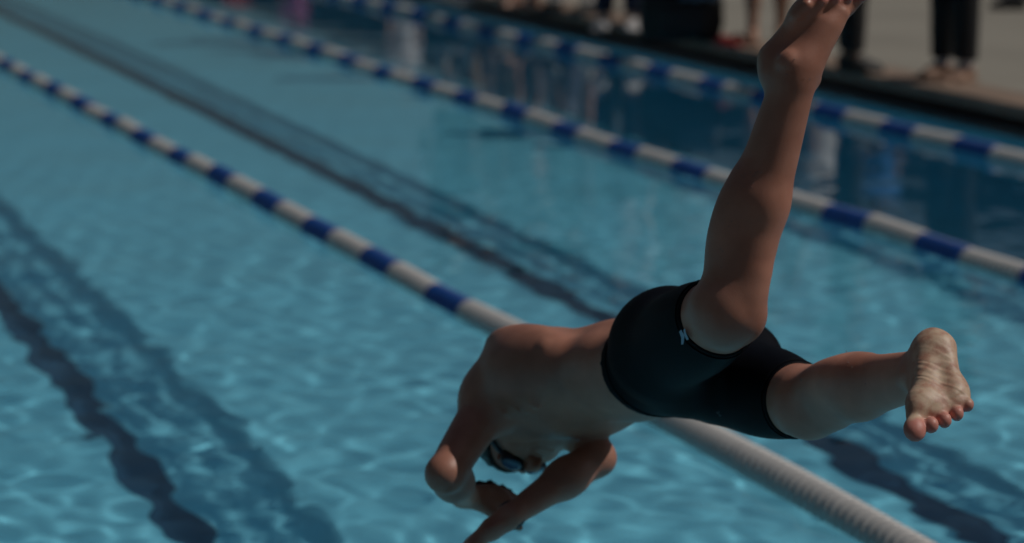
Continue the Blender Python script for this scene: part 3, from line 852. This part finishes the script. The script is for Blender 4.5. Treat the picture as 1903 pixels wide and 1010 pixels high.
spectator(far(1082, 32.5), 'still', 190, 'person in pale lilac shirt mirrored in the water below the navy trousers', (.50, .50, .62), 'shorts', (.04, .05, .08), (.3, .3, .3), None, 0, 1)
spectator(far(750, 38.6), 'still', 190, 'person in white top mirrored as the far pale streak above the lane ropes', (.62, .62, .66), 'shorts', (.5, .5, .52), (.3, .3, .3), None, 0, 2)
spectator(far(905, 35.0), 'hips', 180, 'person in brown shirt mirrored in the dark water between two lane ropes', (.16, .12, .11), 'trousers', (.03, .03, .04), (.05, .05, .05), None, 2, 0)
spectator(far(985, 34.0), 'stride', 170, 'person in grey shirt mirrored in the dark water left of the lilac streak', (.22, .2, .22), 'trousers', (.05, .05, .06), (.05, .05, .05), None, 0, 1)
spectator(far(548, 46.0), 'still', 190, 'person in magenta shirt mirrored at the top edge of the water', (.34, .09, .25), 'shorts', (.03, .03, .05), (.2, .2, .2), None, 0, 1)
spectator(far(440, 50.0), 'hips', 190, 'person in red shirt mirrored in the top left of the water', (.45, .06, .05), 'shorts', (.03, .03, .05), (.2, .2, .2), None, 1, 0)

spectator(ground(1236, 44, DECK), 'hips', 165, 'person in dark brown trousers close behind the left end of the black bag', (.05, .04, .04), 'trousers', (.035, .025, .022), (.09, .06, .05), None, 1, 0)
spectator(ground(1012, 8, DECK), 'stride', 150, 'person in black trousers and grey shoes between the bare pink legs and black shoes', (.03, .03, .035), 'trousers', (.015, .015, .018), (.2, .19, .18), None, 0, 0)
# black sports bag with a towel over it, red sandals, a loose black shoe
bx_, by_ = ground(1290, 80, DECK)
bag = empty('sports_bag', (bx_ + .02, by_ + .3, DECK), -YAW)
tag(bag, 'bulky black sports bag standing near the edge of the deck', 'bag')
bm = box_bm(-.30, .30, -.16, .16, 0.0, .42, 0.0)
bmesh.ops.subdivide_edges(bm, edges=bm.edges[:], cuts=5, use_grid_fill=True)
for v in bm.verts:
    x, y, z = v.co; k = 1 - .22 * abs(x / .3) ** 3 * 0 - .16 * max(0, (z - .2) / .22) ** 2
    v.co = Vector((x * (1 - .10 * (abs(z - .2) / .22) ** 2) + .008 * math.sin(z * 40 + y * 30), y * k * (1 + .18 * (1 - (x / .3) ** 2)) , z * (1 - .10 * (x / .3) ** 2) + .01 * math.sin(x * 25)))
bm_obj('bag_body', bm, cloth((.008, .009, .011), .6), bag, True)
bm = box_bm(-.19, .19, -.235, -.165, .05, .26, .03); bm_obj('pocket', bm, cloth((.012, .013, .016), .6), bag, True)
tube('strap', [(-.17 + .34 * i / 12, -.12 * math.sin(math.pi * i / 12) , .40 + .14 * math.sin(math.pi * i / 12)) for i in range(13)], .014, cloth((.01, .01, .012), .6), bag, 8)
tube('zip', [(-.26 + .52 * i / 8, .0, .424 - .03 * abs(i / 4 - 1) ** 2) for i in range(9)], .006, M['steel'], bag, 6)
# towel
tw = []; tf = []
for i in range(15):
    for j in range(11):
        u, v = i / 14, j / 10
        x = -.02 + .27 * u; s_ = v * .62
        y, z = (-.20 - .03 * v, .30 + s_ * .45) if s_ < .28 else (-.215 + (s_ - .28) * .9, .445 + .01 * math.sin(u * 9))
        tw.append((x + .01 * math.sin(v * 8), y - .012 * math.sin(u * 15), z + .006 * math.sin(u * 11 + v * 7)))
for i in range(14):
    for j in range(10): tf.append((i * 11 + j, i * 11 + j + 1, (i + 1) * 11 + j + 1, (i + 1) * 11 + j))
o = mesh_obj('towel', tw, tf, cloth((.13, .19, .26), .9), None, True); o.location = bag.location; o.rotation_euler = bag.rotation_euler
sm = o.modifiers.new('thickness', 'SOLIDIFY'); sm.thickness = .012
tag(o, 'blue grey towel draped over the black sports bag', 'towel')
sx, sy = ground(1352, 86, DECK)
for k_, (dx, dy, rz) in enumerate(((0, 0, .4), (.13, .05, .15))):
    r = empty('sandal', (sx + dx, sy + dy, DECK + .001), rz)
    tag(r, ('red sandal lying beside the black bag, left one of the pair', 'red sandal lying beside the black bag, right one of the pair')[k_], 'sandal', 'red sandals by the bag')
    outl = [(.038 * math.cos(a) * (1.15 if math.sin(a) > 0 else .9), .125 * math.sin(a)) for a in [i * 2 * math.pi / 24 for i in range(24)]]
    vs_ = [(x, y, 0) for x, y in outl] + [(x, y, .028) for x, y in outl]
    fs = [tuple(range(24))[::-1], tuple(range(24, 48))] + [(i, (i + 1) % 24, 24 + (i + 1) % 24, 24 + i) for i in range(24)]
    mesh_obj('sandal_sole', vs_, fs, cloth((.50, .035, .03), .6), r)
    vs_, fs = [], []
    for i in range(9):
        a = math.pi * i / 8
        for yy in (.005, .075): vs_.append((.044 * math.cos(a), yy, .02 + .055 * math.sin(a)))
    for i in range(8): fs.append((i * 2, i * 2 + 1, i * 2 + 3, i * 2 + 2))
    st_ = mesh_obj('sandal_strap', vs_, fs, cloth((.42, .03, .03), .6), r, True)
    st_.modifiers.new('thickness', 'SOLIDIFY').thickness = .006
lx, ly = ground(1888, 16, DECK)
o = bpy.data.objects.new('shoe', VAR['still']['shoe_l']); C.objects.link(o)
o.material_slots[0].link = 'OBJECT'; o.material_slots[0].material = cloth((.01, .01, .012), .6)
o.location = (lx, ly, DECK); o.rotation_euler = (0, 0, 1.1); o.scale = (1.1, 1.1, 1.1)
tag(o, 'loose black shoe lying on the deck at the top right corner', 'shoe')

# ------------------------------------------------------------------ far fence and an added, unseen sky-blocking house
fx = POOL_X1 + 6.0
fence = empty('screen_fence', (fx, 30, DECK)); tag(fence, 'tall dark green screened fence along the far side of the deck', 'fence')
pm = plain('fence_screen', (.022, .030, .026), .85, .25, 1.5, .3, 40); po = plain('fence_post', (.10, .11, .11), .5, .1, 10, metallic=.6)
for i in range(20):
    y0 = -24 + i * 3.0
    bm = box_bm(-.02, .02, y0 + .05, y0 + 2.95, .06, 2.2)
    bm_obj('screen_panel', bm, pm, fence)
for i in range(21):
    bm = bmesh.new(); bmesh.ops.create_cone(bm, cap_ends=True, segments=12, radius1=.04, radius2=.04, depth=2.3)
    bmesh.ops.translate(bm, verts=bm.verts, vec=(0, -24 + i * 3.0, 1.15)); bm_obj('post', bm, po, fence, True)
# made-up house behind the camera, added to block sky fill on the diver
blocker = empty('sky_blocker', (2.0, -4.5, DECK)); tag(blocker, 'long brown house out of view, added behind the starting end to block skylight', 'light blocker')
cw = plain('sky_blocker_wall', (.09, .075, .06), .85, .2, 2, .3, 30)
bm_obj('wall', box_bm(-16, 16, -6, 0, 0, 5.2), cw, blocker)
rf = mesh_obj('roof', [(-17, .9, 5.0), (17, .9, 5.0), (17, -3, 7.4), (-17, -3, 7.4), (-17, -6.9, 5.0), (17, -6.9, 5.0), (-17, .9, 5.2), (17, .9, 5.2), (17, -3, 7.6), (-17, -3, 7.6), (-17, -6.9, 5.2), (17, -6.9, 5.2)],
     [(0, 1, 2, 3), (3, 2, 5, 4), (7, 6, 9, 8), (8, 9, 10, 11), (0, 6, 7, 1), (4, 5, 11, 10), (1, 7, 8, 2), (2, 8, 11, 5), (0, 3, 9, 6), (3, 4, 10, 9)], plain('roof_shingle', (.06, .05, .045), .9, .3, 6, .4, 30), blocker)
for i in range(6):
    x = -13 + i * 5.2
    w_ = bm_obj('window', box_bm(x - .8, x + .8, .002, .06, 1.1, 2.5), po, blocker)
    bm_obj('pane', box_bm(x - .72, x + .72, .062, .07, 1.18, 2.42), M['lens'], w_)
bm_obj('blocker_wing', box_bm(-21, -15.2, .02, 48, 0, 11.0), cw, blocker)  # tall unseen wing, added to cut sky fill from the left
dr = bm_obj('door', box_bm(-.5 - 10.4, .5 - 10.4, .002, .07, 0.01, 2.1), po, blocker)
